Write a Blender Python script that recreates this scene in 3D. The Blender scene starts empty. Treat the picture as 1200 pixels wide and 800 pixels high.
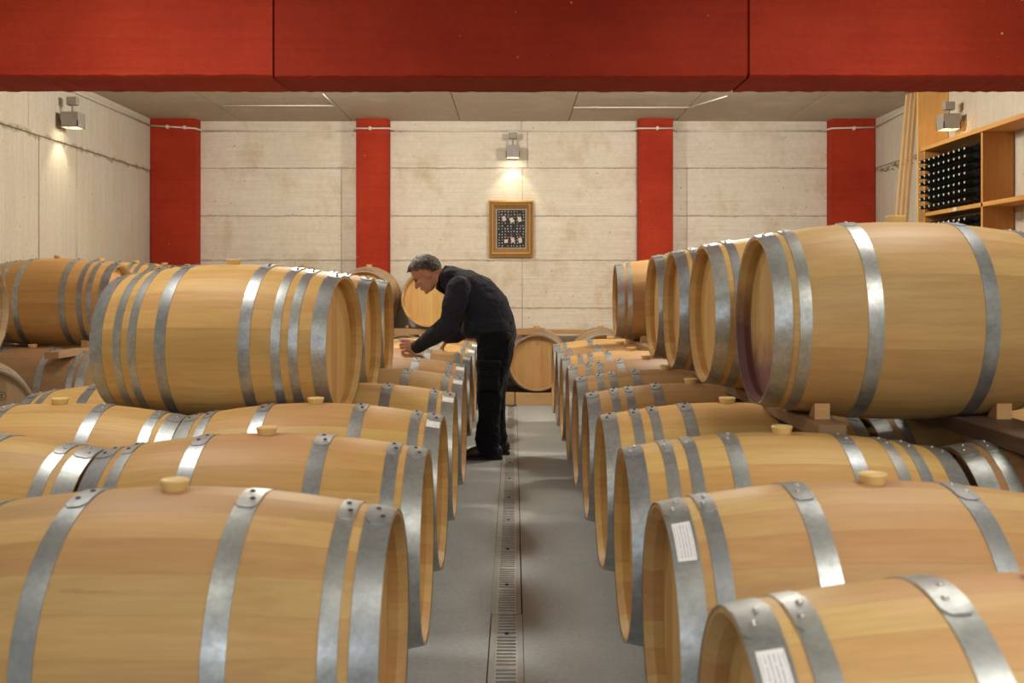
import bpy, bmesh, math, random
from mathutils import Vector, Matrix
random.seed(7)
C = bpy.context.scene.collection
PI = math.pi
F = 1166.67            # focal length in pixels of a 1200 px wide frame
H = 1.18               # camera height
# ------------------------------------------------------------------ camera
cam_d = bpy.data.cameras.new('camera'); cam = bpy.data.objects.new('camera', cam_d); C.objects.link(cam)
cam.location = (0, 0, H); cam.rotation_euler = (PI/2, 0, 0)
cam_d.lens = 35; cam_d.sensor_width = 36; cam_d.shift_x = -2/1200; cam_d.shift_y = -65/1200
cam_d.clip_start = 0.05
cam_d.dof.use_dof = True; cam_d.dof.focus_distance = 6.8; cam_d.dof.aperture_fstop = 5.0
bpy.context.scene.camera = cam
# ------------------------------------------------------------------ world and lights
w = bpy.data.worlds.new('world'); bpy.context.scene.world = w; w.use_nodes = True
w.node_tree.nodes['Background'].inputs[0].default_value = (0.8, 0.86, 1, 1)
w.node_tree.nodes['Background'].inputs[1].default_value = 0.04
def area(name, loc, rot, sx, sy, power, col):
    d = bpy.data.lights.new(name, 'AREA'); d.shape = 'RECTANGLE'; d.size = sx; d.size_y = sy
    d.energy = power; d.color = col
    o = bpy.data.objects.new(name, d); o.location = loc; o.rotation_euler = rot; C.objects.link(o); return o
WARM = (1.0, 0.95, 0.85)
def bulb(name, loc, rad, power, col):
    d = bpy.data.lights.new(name, 'POINT'); d.energy = power; d.color = col; d.shadow_soft_size = rad
    o = bpy.data.objects.new(name, d); o.location = loc; C.objects.link(o); return o
bulb('ceiling_lamp_rear_left', (-1.4, 7.85, 2.80), .13, 108, WARM)
bulb('ceiling_lamp_rear_right', (1.6, 7.85, 2.80), .13, 104, WARM)
area('ceiling_lamp_middle_left', (-1.75, 3.8, 2.93), (0, 0, 0), 0.6, 0.6, 26, WARM)
area('ceiling_lamp_middle_right', (1.75, 3.8, 2.93), (0, 0, 0), 0.6, 0.6, 22, WARM)
area('fill_light_front_left', (-1.6, 0.2, 2.93), (0, 0, 0), 0.8, 0.8, 15, WARM)  # unseen fill added near the camera to light the near barrels from the front
area('fill_light_front_right', (1.6, 0.2, 2.93), (0, 0, 0), 0.8, 0.8, 58, WARM)  # matching added fill, stronger, for the camera side of the right-hand barrels
area('window_daylight', (-0.6, -3.6, 1.9), (PI/2, 0, 0), 3.2, 1.5, 42, (0.80, 0.88, 1.0))
vs = bpy.context.scene.view_settings
vs.view_transform = 'Standard'; vs.look = 'None'; vs.gamma = 1; vs.use_curve_mapping = False; vs.exposure = 0.35

# ------------------------------------------------------------------ materials
def newmat(name):
    m = bpy.data.materials.new(name); m.use_nodes = True
    nt = m.node_tree; b = nt.nodes['Principled BSDF']; return m, nt, b
def N(nt, t, **kw):
    n = nt.nodes.new(t)
    for k, v in kw.items(): setattr(n, k, v)
    return n
def mathn(nt, op, a, b=None, clamp=False):
    n = N(nt, 'ShaderNodeMath', operation=op); n.use_clamp = clamp
    for i, v in enumerate((a, b)):
        if v is None: continue
        if hasattr(v, 'is_linked') or hasattr(v, 'links'): nt.links.new(v, n.inputs[i])
        else: n.inputs[i].default_value = v
    return n.outputs[0]
def mixc(nt, fac, a, b, mode='MIX'):
    n = N(nt, 'ShaderNodeMix', data_type='RGBA', blend_type=mode)
    for s, v in ((n.inputs[0], fac), (n.inputs[6], a), (n.inputs[7], b)):
        if hasattr(v, 'links'): nt.links.new(v, s)
        elif isinstance(v, (int, float)): s.default_value = v
        else: s.default_value = (*v, 1) if len(v) == 3 else v
    return n.outputs[2]
def noise(nt, coord, scale, detail=4, rough=0.55, vec=None, dist=0.0):
    src = coord
    if vec:
        mp = N(nt, 'ShaderNodeMapping'); nt.links.new(coord, mp.inputs[0]); mp.inputs['Scale'].default_value = vec; src = mp.outputs[0]
    n = N(nt, 'ShaderNodeTexNoise'); nt.links.new(src, n.inputs['Vector'])
    n.inputs['Scale'].default_value = scale; n.inputs['Detail'].default_value = detail
    n.inputs['Roughness'].default_value = rough; n.inputs['Distortion'].default_value = dist
    return n.outputs['Fac']
def ramp(nt, fac, p0, p1, v0=0.0, v1=1.0):
    n = N(nt, 'ShaderNodeMapRange'); n.clamp = True; nt.links.new(fac, n.inputs[0])
    n.inputs[1].default_value = p0; n.inputs[2].default_value = p1; n.inputs[3].default_value = v0; n.inputs[4].default_value = v1
    return n.outputs[0]
def bump(nt, b, h, strength, dist=0.01):
    n = N(nt, 'ShaderNodeBump'); n.inputs['Strength'].default_value = strength; n.inputs['Distance'].default_value = dist
    nt.links.new(h, n.inputs['Height']); nt.links.new(n.outputs[0], b.inputs['Normal'])
def objcoord(nt): return N(nt, 'ShaderNodeTexCoord').outputs['Object']
def plain(name, col, rough=0.6, metal=0.0, var=0.12, scale=20, bmp=0.15):
    m, nt, b = newmat(name); co = objcoord(nt)
    n = noise(nt, co, scale, 5)
    c = mixc(nt, ramp(nt, n, .3, .7), tuple(x*(1-var) for x in col), tuple(min(1, x*(1+var)) for x in col))
    nt.links.new(c, b.inputs['Base Color']); b.inputs['Roughness'].default_value = rough; b.inputs['Metallic'].default_value = metal
    if bmp: bump(nt, b, noise(nt, co, scale*4, 4), bmp, 0.004)
    return m
def wood_mat(name, axis, stain=True):
    """oak; tone from the object's own colour, per-board variation from its random value"""
    m, nt, b = newmat(name); co = objcoord(nt)
    oi = N(nt, 'ShaderNodeObjectInfo')
    rnd = oi.outputs['Random']
    off = N(nt, 'ShaderNodeVectorMath', operation='SCALE'); off.inputs[0].default_value = (13.1, 7.7, 3.3); nt.links.new(rnd, off.inputs['Scale'])
    ad = N(nt, 'ShaderNodeVectorMath', operation='ADD'); nt.links.new(co, ad.inputs[0]); nt.links.new(off.outputs[0], ad.inputs[1])
    v = ad.outputs[0]
    sc = {'x': (1.6, 26, 26), 'z': (26, 26, 1.6), 'y': (26, 1.6, 26)}[axis]
    g1 = noise(nt, v, 1.0, 6, .6, sc, .6)
    g2 = noise(nt, v, 3.5, 5, .6, sc)
    big = noise(nt, v, 3.0, 3, .5)
    base = mixc(nt, 1.0, oi.outputs['Color'], (1, 1, 1), 'MULTIPLY')
    g = mathn(nt, 'ADD', mathn(nt, 'MULTIPLY', ramp(nt, g1, .25, .75), .6), mathn(nt, 'MULTIPLY', ramp(nt, g2, .3, .7), .4))
    dark = mixc(nt, g, (.80, .74, .66), (1.10, 1.09, 1.06))
    c = mixc(nt, 1.0, base, dark, 'MULTIPLY')
    rv = ramp(nt, rnd, 0, 1, 0, 1)
    c = mixc(nt, 1.0, c, mixc(nt, rv, (.88, .79, .74), (1.05, 1.06, 1.02)), 'MULTIPLY')
    c = mixc(nt, mathn(nt, 'MULTIPLY', ramp(nt, big, .45, .75), .28), c, mixc(nt, 1.0, c, (.80, .66, .56), 'MULTIPLY'))
    # small dark knots and scuffs
    kn = noise(nt, v, 1.0, 4, .6, tuple(x*.9 + 3 for x in sc))
    c = mixc(nt, ramp(nt, kn, .70, .78, 0, .5), c, (.22, .12, .06))
    if stain:
        d = N(nt, 'ShaderNodeVectorMath', operation='DISTANCE'); nt.links.new(co, d.inputs[0]); d.inputs[1].default_value = (0, 0, .66)
        dn = mathn(nt, 'ADD', d.outputs['Value'], mathn(nt, 'MULTIPLY', mathn(nt, 'SUBTRACT', noise(nt, co, 9, 4), .5), .22))
        s = mathn(nt, 'MULTIPLY', ramp(nt, dn, .04, .34, .60, 0), oi.outputs['Alpha'])
        c = mixc(nt, s, c, (.50, .225, .135))
        s2 = mathn(nt, 'MULTIPLY', ramp(nt, dn, .03, .07, .5, 0), oi.outputs['Alpha'])
        c = mixc(nt, s2, c, (.22, .06, .08))
    nt.links.new(c, b.inputs['Base Color'])
    b.inputs['Roughness'].default_value = .52; b.inputs['Specular IOR Level'].default_value = .35
    bump(nt, b, g2, .12, .003)
    return m
M = {}
M['stave'] = wood_mat('oak_stave', 'x'); M['head'] = wood_mat('oak_head', 'z', False)
M['timber_y'] = wood_mat('timber_lengthwise', 'y', False); M['timber_x'] = wood_mat('timber_crosswise', 'x', False); M['timber_z'] = wood_mat('timber_upright', 'z', False)
def head_purple():
    m = wood_mat('oak_wine_splashed', 'z', False); nt = m.node_tree; b = nt.nodes['Principled BSDF']
    src = b.inputs['Base Color'].links[0].from_socket
    co = objcoord(nt); sx = N(nt, 'ShaderNodeSeparateXYZ'); nt.links.new(co, sx.inputs[0])
    z = mathn(nt, 'ADD', sx.outputs[2], mathn(nt, 'MULTIPLY', mathn(nt, 'SUBTRACT', noise(nt, co, 14, 5), .5), .20))
    c = mixc(nt, ramp(nt, z, .15, .29, .88, 0), src, (.17, .06, .085))
    nt.links.new(c, b.inputs['Base Color']); return m
M['head_purple'] = head_purple()
def stave_purple():
    m = wood_mat('oak_stave_wine_splashed', 'x'); nt = m.node_tree; b = nt.nodes['Principled BSDF']
    src = b.inputs['Base Color'].links[0].from_socket
    co = objcoord(nt); sx = N(nt, 'ShaderNodeSeparateXYZ'); nt.links.new(co, sx.inputs[0])
    z = mathn(nt, 'ADD', sx.outputs[2], mathn(nt, 'MULTIPLY', mathn(nt, 'SUBTRACT', noise(nt, co, 12, 5), .5), .16))
    f = mathn(nt, 'MULTIPLY', ramp(nt, z, .32, .46, .9, 0), ramp(nt, sx.outputs[0], -.435, -.415, 1, 0))
    c = mixc(nt, f, src, (.09, .022, .042))
    nt.links.new(c, b.inputs['Base Color']); return m
M['stave_purple'] = stave_purple()
def galv():
    m, nt, b = newmat('galvanised_steel'); co = objcoord(nt)
    oi = N(nt, 'ShaderNodeObjectInfo')
    a = noise(nt, co, 18, 5, .65); f = noise(nt, co, 90, 3, .6)
    mixn = mathn(nt, 'ADD', mathn(nt, 'MULTIPLY', a, .65), mathn(nt, 'MULTIPLY', f, .35))
    c = mixc(nt, ramp(nt, mixn, .36, .64), (.33, .35, .355), (.54, .57, .58))
    c = mixc(nt, 1, c, mixc(nt, oi.outputs['Random'], (.85, .86, .9), (1.08, 1.06, 1.0)), 'MULTIPLY')
    nt.links.new(c, b.inputs['Base Color']); b.inputs['Metallic'].default_value = .78
    nt.links.new(ramp(nt, mixn, .3, .7, .46, .34), b.inputs['Roughness'])
    bump(nt, b, a, .08, .003); return m
M['steel'] = galv()
M['rivet_dark'] = plain('dark_rivet', (.10, .09, .09), .45, .6, bmp=0); M['rivet'] = plain('bright_rivet', (.62, .62, .60), .3, .9, bmp=0)
m, nt, b = newmat('silicone_bung'); b.inputs['Base Color'].default_value = (.76, .54, .22, 1); b.inputs['Roughness'].default_value = .45
b.inputs['Subsurface Weight'].default_value = .25; b.inputs['Subsurface Radius'].default_value = (.02, .012, .005); M['bung'] = m
def paper_mat(name, axis):
    m, nt, b = newmat(name); tc = N(nt, 'ShaderNodeTexCoord'); s = N(nt, 'ShaderNodeSeparateXYZ'); nt.links.new(tc.outputs['UV'], s.inputs[0])
    u, v = s.outputs[0], s.outputs[1]
    stripe = mathn(nt, 'FRACT', mathn(nt, 'MULTIPLY', u, 6.0)); line = mathn(nt, 'LESS_THAN', mathn(nt, 'ABSOLUTE', mathn(nt, 'SUBTRACT', stripe, .5)), .17)
    mp = N(nt, 'ShaderNodeMapping'); nt.links.new(tc.outputs['UV'], mp.inputs[0]); mp.inputs['Scale'].default_value = (6, 60, 1)
    nn = N(nt, 'ShaderNodeTexNoise'); nt.links.new(mp.outputs[0], nn.inputs['Vector']); nn.inputs['Scale'].default_value = 1
    ink = mathn(nt, 'MULTIPLY', line, mathn(nt, 'GREATER_THAN', nn.outputs['Fac'], .42))
    inside = mathn(nt, 'MULTIPLY', mathn(nt, 'LESS_THAN', mathn(nt, 'ABSOLUTE', mathn(nt, 'SUBTRACT', u, .5)), .42), mathn(nt, 'LESS_THAN', mathn(nt, 'ABSOLUTE', mathn(nt, 'SUBTRACT', v, .5)), .43))
    c = mixc(nt, mathn(nt, 'MULTIPLY', mathn(nt, 'MULTIPLY', ink, inside), .75), (.80, .79, .80), (.16, .14, .20))
    nt.links.new(c, b.inputs['Base Color']); b.inputs['Roughness'].default_value = .55; return m
M['paper'] = paper_mat('printed_label', 'x')
M['paper_blank'] = plain('worn_paper', (.78, .76, .70), .7, var=.15, scale=60, bmp=0)
def concrete(name, c0, c1, stain, board=(2, 2, 2), boards_h=True, bstr=.35, seams=()):
    m, nt, b = newmat(name); co = objcoord(nt)
    a = noise(nt, co, 1.1, 6, .6); f = noise(nt, co, 26, 5, .65); st = noise(nt, co, 2.3, 5, .65, (1, 1, .8))
    bd = noise(nt, co, 1.0, 4, .6, (1.2, 1.2, 34) if boards_h else (34, 34, 1.2))
    c = mixc(nt, ramp(nt, a, .3, .7), c0, c1)
    c = mixc(nt, ramp(nt, st, .52, .72, 0, .62), c, stain)
    c = mixc(nt, 1, c, mixc(nt, ramp(nt, mathn(nt, 'ADD', mathn(nt, 'MULTIPLY', f, .5), mathn(nt, 'MULTIPLY', bd, .5)), .35, .65), (.87, .86, .84), (1.04, 1.04, 1.04)), 'MULTIPLY')
    v = N(nt, 'ShaderNodeTexVoronoi'); nt.links.new(co, v.inputs['Vector']); v.inputs['Scale'].default_value = 7.5
    pit = ramp(nt, v.outputs['Distance'], .045, .075, .6, 0)
    c = mixc(nt, pit, c, (.16, .13, .09))
    if seams:      # dirt and honeycombing that gathered along the pour joints
        sx = N(nt, 'ShaderNodeSeparateXYZ'); nt.links.new(co, sx.inputs[0]); jag = noise(nt, co, 16, 6, .7); blob = noise(nt, co, 5, 3, .5)
        for zz, hw, amt in seams:
            dz = mathn(nt, 'ABSOLUTE', mathn(nt, 'SUBTRACT', mathn(nt, 'SUBTRACT', sx.outputs[2], zz), mathn(nt, 'MULTIPLY', mathn(nt, 'SUBTRACT', blob, .5), hw*1.2)))
            near = ramp(nt, dz, 0, hw, 1, 0)
            k = ramp(nt, mathn(nt, 'MULTIPLY', near, jag), .33, .52, 0, amt)
            c = mixc(nt, k, c, (.20, .15, .09))
    nt.links.new(c, b.inputs['Base Color']); b.inputs['Roughness'].default_value = .9; b.inputs['Specular IOR Level'].default_value = .2
    h = mathn(nt, 'ADD', mathn(nt, 'MULTIPLY', bd, 1.0), mathn(nt, 'MULTIPLY', f, .6)); bump(nt, b, h, bstr, .02); return m
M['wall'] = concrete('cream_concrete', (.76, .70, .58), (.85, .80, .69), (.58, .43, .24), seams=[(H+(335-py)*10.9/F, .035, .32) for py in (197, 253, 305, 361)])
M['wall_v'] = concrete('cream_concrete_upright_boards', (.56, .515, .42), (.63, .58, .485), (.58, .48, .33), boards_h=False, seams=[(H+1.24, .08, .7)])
M['seam'] = plain('concrete_seam', (.30, .23, .14), .95, scale=30)
M['ceiling'] = concrete('grey_ceiling_concrete', (.52, .47, .38), (.58, .53, .44), (.70, .66, .58), bstr=.15)
def red_paint():
    m, nt, b = newmat('red_painted_concrete'); co = objcoord(nt)
    a = noise(nt, co, 1.6, 5, .6); f = noise(nt, co, 30, 5, .65)
    bd = noise(nt, co, 1.0, 4, .6, (1.0, 1.0, 30))
    c = mixc(nt, ramp(nt, a, .3, .7), (.36, .028, .009), (.48, .046, .015))
    c = mixc(nt, ramp(nt, mathn(nt, 'ADD', mathn(nt, 'MULTIPLY', f, .5), mathn(nt, 'MULTIPLY', bd, .5)), .38, .62, .0, 1), mixc(nt, 1, c, (.84, .82, .8), 'MULTIPLY'), c)
    v = N(nt, 'ShaderNodeTexVoronoi'); nt.links.new(co, v.inputs['Vector']); v.inputs['Scale'].default_value = 11
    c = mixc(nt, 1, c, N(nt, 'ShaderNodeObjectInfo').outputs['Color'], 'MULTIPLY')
    msk = ramp(nt, noise(nt, co, 1.3, 3), .54, .62)
    c = mixc(nt, mathn(nt, 'MULTIPLY', ramp(nt, v.outputs['Distance'], .05, .08, .8, 0), msk), c, (.72, .42, .26))
    nt.links.new(c, b.inputs['Base Color']); b.inputs['Roughness'].default_value = .8; b.inputs['Specular IOR Level'].default_value = .25
    bump(nt, b, mathn(nt, 'ADD', bd, mathn(nt, 'MULTIPLY', f, .7)), .35, .012); return m
M['red'] = red_paint()
def floor_mat():
    m, nt, b = newmat('grey_floor_concrete'); co = objcoord(nt)
    a = noise(nt, co, .9, 6, .6); f = noise(nt, co, 60, 5, .7); g = noise(nt, co, 7, 5, .65)
    c = mixc(nt, ramp(nt, a, .3, .7), (.33, .345, .345), (.44, .455, .45))
    c = mixc(nt, 1, c, mixc(nt, ramp(nt, f, .3, .7), (.82, .82, .82), (1.12, 1.12, 1.12)), 'MULTIPLY')
    c = mixc(nt, 1, c, mixc(nt, ramp(nt, g, .3, .7), (.9, .89, .88), (1.06, 1.06, 1.06)), 'MULTIPLY')
    nt.links.new(c, b.inputs['Base Color']); nt.links.new(ramp(nt, g, .3, .7, .55, .8), b.inputs['Roughness'])
    bump(nt, b, f, .2, .004); return m
M['floor'] = floor_mat()
M['drain'] = plain('drain_steel', (.46, .46, .44), .5, .35, scale=40); M['drain_frame'] = plain('polymer_channel', (.40, .39, .36), .8, scale=60)
M['black'] = plain('dark_void', (.02, .018, .015), .9, bmp=0)
M['pvc'] = plain('white_conduit', (.74, .70, .60), .5, bmp=0); M['lamp_body'] = plain('grey_lamp_shell', (.34, .32, .28), .5, .1, bmp=.05)
m, nt, b = newmat('lamp_glow'); b.inputs['Emission Color'].default_value = (1, .86, .62, 1); b.inputs['Emission Strength'].default_value = 14; b.inputs['Base Color'].default_value = (1, .9, .7, 1); M['glow'] = m
m, nt, b = newmat('bottle_glass'); b.inputs['Base Color'].default_value = (.008, .010, .007, 1); b.inputs['Roughness'].default_value = .42; b.inputs['Specular IOR Level'].default_value = .3; M['glass'] = m
M['foil'] = plain('black_foil', (.012, .012, .013), .45, bmp=0); M['foil_end'] = plain('pale_foil_end', (.60, .57, .50), .4, bmp=0)
M['gold'] = plain('gilt_moulding', (.50, .28, .07), .42, .25, scale=40); M['gold2'] = plain('dark_gilt', (.25, .13, .035), .5, .2, scale=40)
M['mat'] = plain('taupe_mount', (.42, .34, .24), .8, bmp=0); M['print_black'] = plain('print_black', (.008, .008, .010), .5, bmp=0)
M['dot'] = plain('print_white', (.62, .60, .56), .6, bmp=0); M['lab1'] = plain('print_cream', (.66, .60, .42), .6, bmp=0); M['lab2'] = plain('print_pink', (.66, .50, .46), .6, bmp=0); M['print_red'] = plain('print_red', (.22, .05, .07), .6, bmp=0)
M['skin'] = plain('skin', (.52, .27, .165), .55, var=.08, scale=35, bmp=.08)
M['skin'].node_tree.nodes['Principled BSDF'].inputs['Subsurface Weight'].default_value = .08
def hair_mat():
    m, nt, b = newmat('grey_hair'); co = objcoord(nt)
    n = noise(nt, co, 1, 5, .7, (45, 45, 150)); g = noise(nt, co, 22, 4)
    c = mixc(nt, ramp(nt, mathn(nt, 'ADD', mathn(nt, 'MULTIPLY', n, .5), mathn(nt, 'MULTIPLY', g, .5)), .40, .60), (.020, .016, .014), (.17, .155, .135))
    nt.links.new(c, b.inputs['Base Color']); b.inputs['Roughness'].default_value = .6; bump(nt, b, n, .8, .004); return m
M['hair'] = hair_mat()
def cloth(name, col, sc=5, st=.5):
    m, nt, b = newmat(name); co = objcoord(nt)
    n = noise(nt, co, 140, 3); f = noise(nt, co, sc, 3, .5, (1, 1, 1.4), 1.2)
    c = mixc(nt, ramp(nt, n, .3, .7), tuple(x*.8 for x in col), tuple(x*1.2 for x in col))
    nt.links.new(c, b.inputs['Base Color']); b.inputs['Roughness'].default_value = .88; b.inputs['Specular IOR Level'].default_value = .2
    b.inputs['Sheen Weight'].default_value = .06; b.inputs['Sheen Roughness'].default_value = .5
    bump(nt, b, mathn(nt, 'ADD', f, mathn(nt, 'MULTIPLY', n, .04)), st*1.5, .05); return m
M['sweater'] = cloth('navy_fleece', (.018, .0185, .028)); M['collar'] = cloth('dark_navy_collar', (.006, .007, .014), 14, .4)
M['trousers'] = cloth('black_work_trousers', (.0028, .0032, .005), 7, .6)
M['shoe'] = plain('dark_brown_leather', (.022, .014, .010), .5, scale=30, bmp=.2); M['sole'] = plain('shoe_sole', (.012, .011, .010), .8, bmp=0)
M['eye'] = plain('eye', (.03, .02, .015), .3, bmp=0)

# ------------------------------------------------------------------ helpers
def link_mesh(name, me, parent=None, color=None):
    o = bpy.data.objects.new(name, me); C.objects.link(o)
    if parent: o.parent = parent
    if color: o.color = color
    return o
def to_mesh(name, bm, mat, smooth=False, recalc=True):
    if recalc: bmesh.ops.recalc_face_normals(bm, faces=bm.faces)
    me = bpy.data.meshes.new(name); bm.to_mesh(me); bm.free()
    for mm in (mat if isinstance(mat, (list, tuple)) else [mat]): me.materials.append(mm)
    if smooth:
        for p in me.polygons: p.use_smooth = True
    return me
def obj(name, bm, mat, parent=None, smooth=False, color=None):
    return link_mesh(name, to_mesh(name, bm, mat, smooth), parent, color)
def tag(o, label=None, cat=None, group=None, kind=None):
    if label: o['label'] = label
    if cat: o['category'] = cat
    if group: o['group'] = group
    if kind: o['kind'] = kind
    return o
def empty(name, loc, label, cat, group=None, rz=0):
    o = bpy.data.objects.new(name, None); C.objects.link(o); o.location = loc; o.rotation_euler = (0, 0, rz); o.empty_display_size = .1
    return tag(o, label, cat, group)
def box(bm, x0, x1, y0, y1, z0, z1, bev=0.0):
    r = bmesh.ops.create_cube(bm, size=1)
    for v in r['verts']:
        v.co = Vector(((x0+x1)/2 + v.co.x*(x1-x0), (y0+y1)/2 + v.co.y*(y1-y0), (z0+z1)/2 + v.co.z*(z1-z0)))
    if bev:
        es = list({e for v in r['verts'] for e in v.link_edges})
        bmesh.ops.bevel(bm, geom=es, offset=bev, segments=1, affect='EDGES')
def bx(*a, bev=0.0):
    bm = bmesh.new(); box(bm, *a, bev=bev); return bm
def cyl(bm, p0, p1, r0, r1=None, seg=12):
    r1 = r0 if r1 is None else r1
    p0, p1 = Vector(p0), Vector(p1); t = (p1-p0).normalized()
    q = t.to_track_quat('Z', 'Y')
    a = [bm.verts.new(p0 + q @ Vector((r0*math.cos(2*PI*i/seg), r0*math.sin(2*PI*i/seg), 0))) for i in range(seg)]
    b_ = [bm.verts.new(p1 + q @ Vector((r1*math.cos(2*PI*i/seg), r1*math.sin(2*PI*i/seg), 0))) for i in range(seg)]
    for i in range(seg):
        j = (i+1) % seg; bm.faces.new((a[i], a[j], b_[j], b_[i]))
    bm.faces.new(a[::-1]); bm.faces.new(b_)
def grid_faces(bm, rows, smooth=True, flip=False):
    vs_ = [[bm.verts.new(p) for p in r] for r in rows]
    for i in range(len(vs_)-1):
        for j in range(len(vs_[i])-1):
            f = (vs_[i][j], vs_[i][j+1], vs_[i+1][j+1], vs_[i+1][j])
            fc = bm.faces.new(f[::-1] if flip else f); fc.smooth = smooth

# ------------------------------------------------------------------ the room
WX0, WX1, WY, WB, CZ = -3.92, 3.90, 10.9, -4.0, H + 1.803
def struct(name, bm, mat, parent=None, smooth=False):
    o = obj(name, bm, mat, parent, smooth)
    if not parent: o['kind'] = 'structure'
    return o
# floor in two slabs with the drain slot between them
DX = -.025; DW = .0575
bm = bmesh.new()
for x0, x1 in ((WX0-.2, DX-DW), (DX+DW, WX1+.2)): box(bm, x0, x1, WB, WY+.2, -.12, 0)
struct('floor', bm, M['floor'])
# slabs of the far floor: thin saw-cut joints beside the drain
ceil = struct('ceiling', bx(WX0-.2, WX1+.2, WB, WY+.2, CZ+.03, CZ+.2), M['seam'])
xs = [WX0-.2, -2.96, -1.77, -.585, .60, 1.77, 2.95, WX1+.2]
for i in range(len(xs)-1):
    e = .004
    obj('ceiling_plank', bx(xs[i]+e, xs[i+1]-e, WB, WY+.2, CZ+random.uniform(-.002, .003), CZ+.03, bev=.003), M['ceiling'], ceil)
# back wall: core plus cast panels
wb = struct('wall_back', bx(WX0-.2, WX1+.2, WY+.012, WY+.25, 0, CZ+.05), M['seam'])
def zrel(py, d): return H + (335-py)*d/F
def xrel(px, d): return (px-602)*d/F
hz = [0, zrel(418, WY), zrel(361, WY), zrel(305, WY), zrel(253, WY), zrel(197, WY), zrel(153, WY), CZ+.02]
def panels(parent, x0, x1, rows, mat, vsplit=None):
    for i in range(len(rows)-1):
        cuts = [x0] + [c for c in (vsplit[i] if vsplit else []) if x0 < c < x1] + [x1]
        for a_, b_ in zip(cuts[:-1], cuts[1:]):
            e = .0022; p = random.uniform(-.003, .003)
            obj('concrete_panel', bx(a_+e, b_-e, WY+p, WY+.02, rows[i]+e, rows[i+1]-e, bev=.002), mat, parent)
vA = [xrel(322, WY), xrel(616, WY), xrel(880, WY)]
sp = [[v] for v in (0,)]*0
panels(wb, WX0-.2, -1.56, hz, M['wall'], [[xrel(400, WY)]]*2+[[xrel(345, WY), xrel(400, WY)]]*1+[[xrel(400, WY)]]*2+[[]]*2)
panels(wb, -1.56, 1.56, hz, M['wall'], [[xrel(612, WY)]]*5+[[xrel(618, WY)]]+[[xrel(611, WY)]])
panels(wb, 1.56, WX1+.2, hz, M['wall'], [[xrel(805, WY)]]*3+[[xrel(805, WY)]]*2+[[]]*2)
# side walls
def side_wall(name, x, sgn, mat, ys, zs, uppers):
    w_ = struct(name, bx(*(sorted((x+sgn*.012, x+sgn*.25))), WB, WY+.25, 0, CZ+.05), M['seam'])
    for (z0, z1), yy in zip(zs, [ys, uppers]):
        for a_, b_ in zip(yy[:-1], yy[1:]):
            e = .0045; p = random.uniform(-.005, .005)
            obj('concrete_panel', bx(*sorted((x+p, x+sgn*.02)), a_+e, b_-e, z0+e, z1-e, bev=.002), mat, w_)
    return w_
ysl = [WB, -1.5, 1, 3.5, 5.7, 7.0, 3.92*F/(602-46), 3.92*F/(602-90), 3.92*F/(602-126), WY+.1]
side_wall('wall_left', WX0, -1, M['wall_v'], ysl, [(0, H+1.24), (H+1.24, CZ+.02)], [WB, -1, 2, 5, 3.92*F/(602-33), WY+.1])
ysr = [WB, -1.5, 1, 3.5, 6.0, 8.4, 9.9, WY+.1]
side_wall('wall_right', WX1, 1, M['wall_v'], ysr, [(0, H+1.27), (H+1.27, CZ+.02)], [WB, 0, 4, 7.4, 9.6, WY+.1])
struct('wall_front', bx(WX0-.2, WX1+.2, WB-.2, WB, 0, CZ+.05), M['wall'])
# red columns
def column(x0, x1, y0, y1, ch=0, name='wall_column'):
    bm = bmesh.new(); box(bm, x0, x1, y0, y1, 0, CZ+.02)
    es = [e for e in bm.edges if abs(e.verts[0].co.z-e.verts[1].co.z) > 1 and min(e.verts[0].co.y, e.verts[1].co.y) < y0+.01]
    bmesh.ops.bevel(bm, geom=es, offset=.012, segments=2, affect='EDGES')
    return bm
CF = 10.72
n = 0
for x0, x1, nm in ((WX0, xrel(229, CF), 1), (xrel(417, CF), xrel(455, CF), 2), (xrel(749, CF), xrel(789, CF), 3), (xrel(975, CF), WX1, 4)):
    struct('trim_%d' % nm, column(x0, x1, CF, WY+.1), M['red'])
struct('trim_5', column(WX1-.02-.1, WX1+.05, 6.95, 7.32), M['red'])
# beam with three slightly uneven lifts of concrete
BY0, BY1, BZ = 5.04, 5.44, H+1.058
beam = struct('trim_6', bx(WX0-.2, WX1+.2, BY0+.02, BY1-.005, BZ+.02, CZ+.06), M['red'])
def beam_part(x0, x1, dy, dz):
    bm = bmesh.new(); nx = max(2, int((x1-x0)/.035))
    sec = [(BY1, CZ), (BY1, BZ+.012), (BY1-.012, BZ), (BY0+.012, BZ), (BY0, BZ+.01), (BY0, BZ+.3), (BY0, CZ)]
    rows = []
    for i in range(nx+1):
        x = x0 + (x1-x0)*i/nx
        j1, j2, j3 = random.uniform(-.003, .003), random.uniform(-.003, .002), random.uniform(-.002, .002)
        rr = []
        for k, (y, z) in enumerate(sec):
            if k in (3, 4): y += dy + j3*.5; z += dz + j2
            elif k in (1, 2): z += dz*.5 + j1
            elif k > 4: y += dy
            rr.append((x, y, z))
        rows.append(rr)
    grid_faces(bm, rows, smooth=False)
    for r in (0, -1): pass
    bm.verts.ensure_lookup_table(); k = len(sec)
    bm.faces.new([bm.verts[i] for i in range(k)]); bm.faces.new([bm.verts[len(bm.verts)-k+i] for i in range(k)][::-1])
    return bm
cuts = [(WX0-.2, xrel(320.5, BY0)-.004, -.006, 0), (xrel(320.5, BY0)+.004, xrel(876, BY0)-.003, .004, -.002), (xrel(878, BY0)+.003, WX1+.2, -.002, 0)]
for c_, tn in zip(cuts, ((1, 1, 1, 1), (.80, .74, .72, 1), (.90, .88, .88, 1))): obj('beam_section', beam_part(*c_), M['red'], beam, False, tn)

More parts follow.
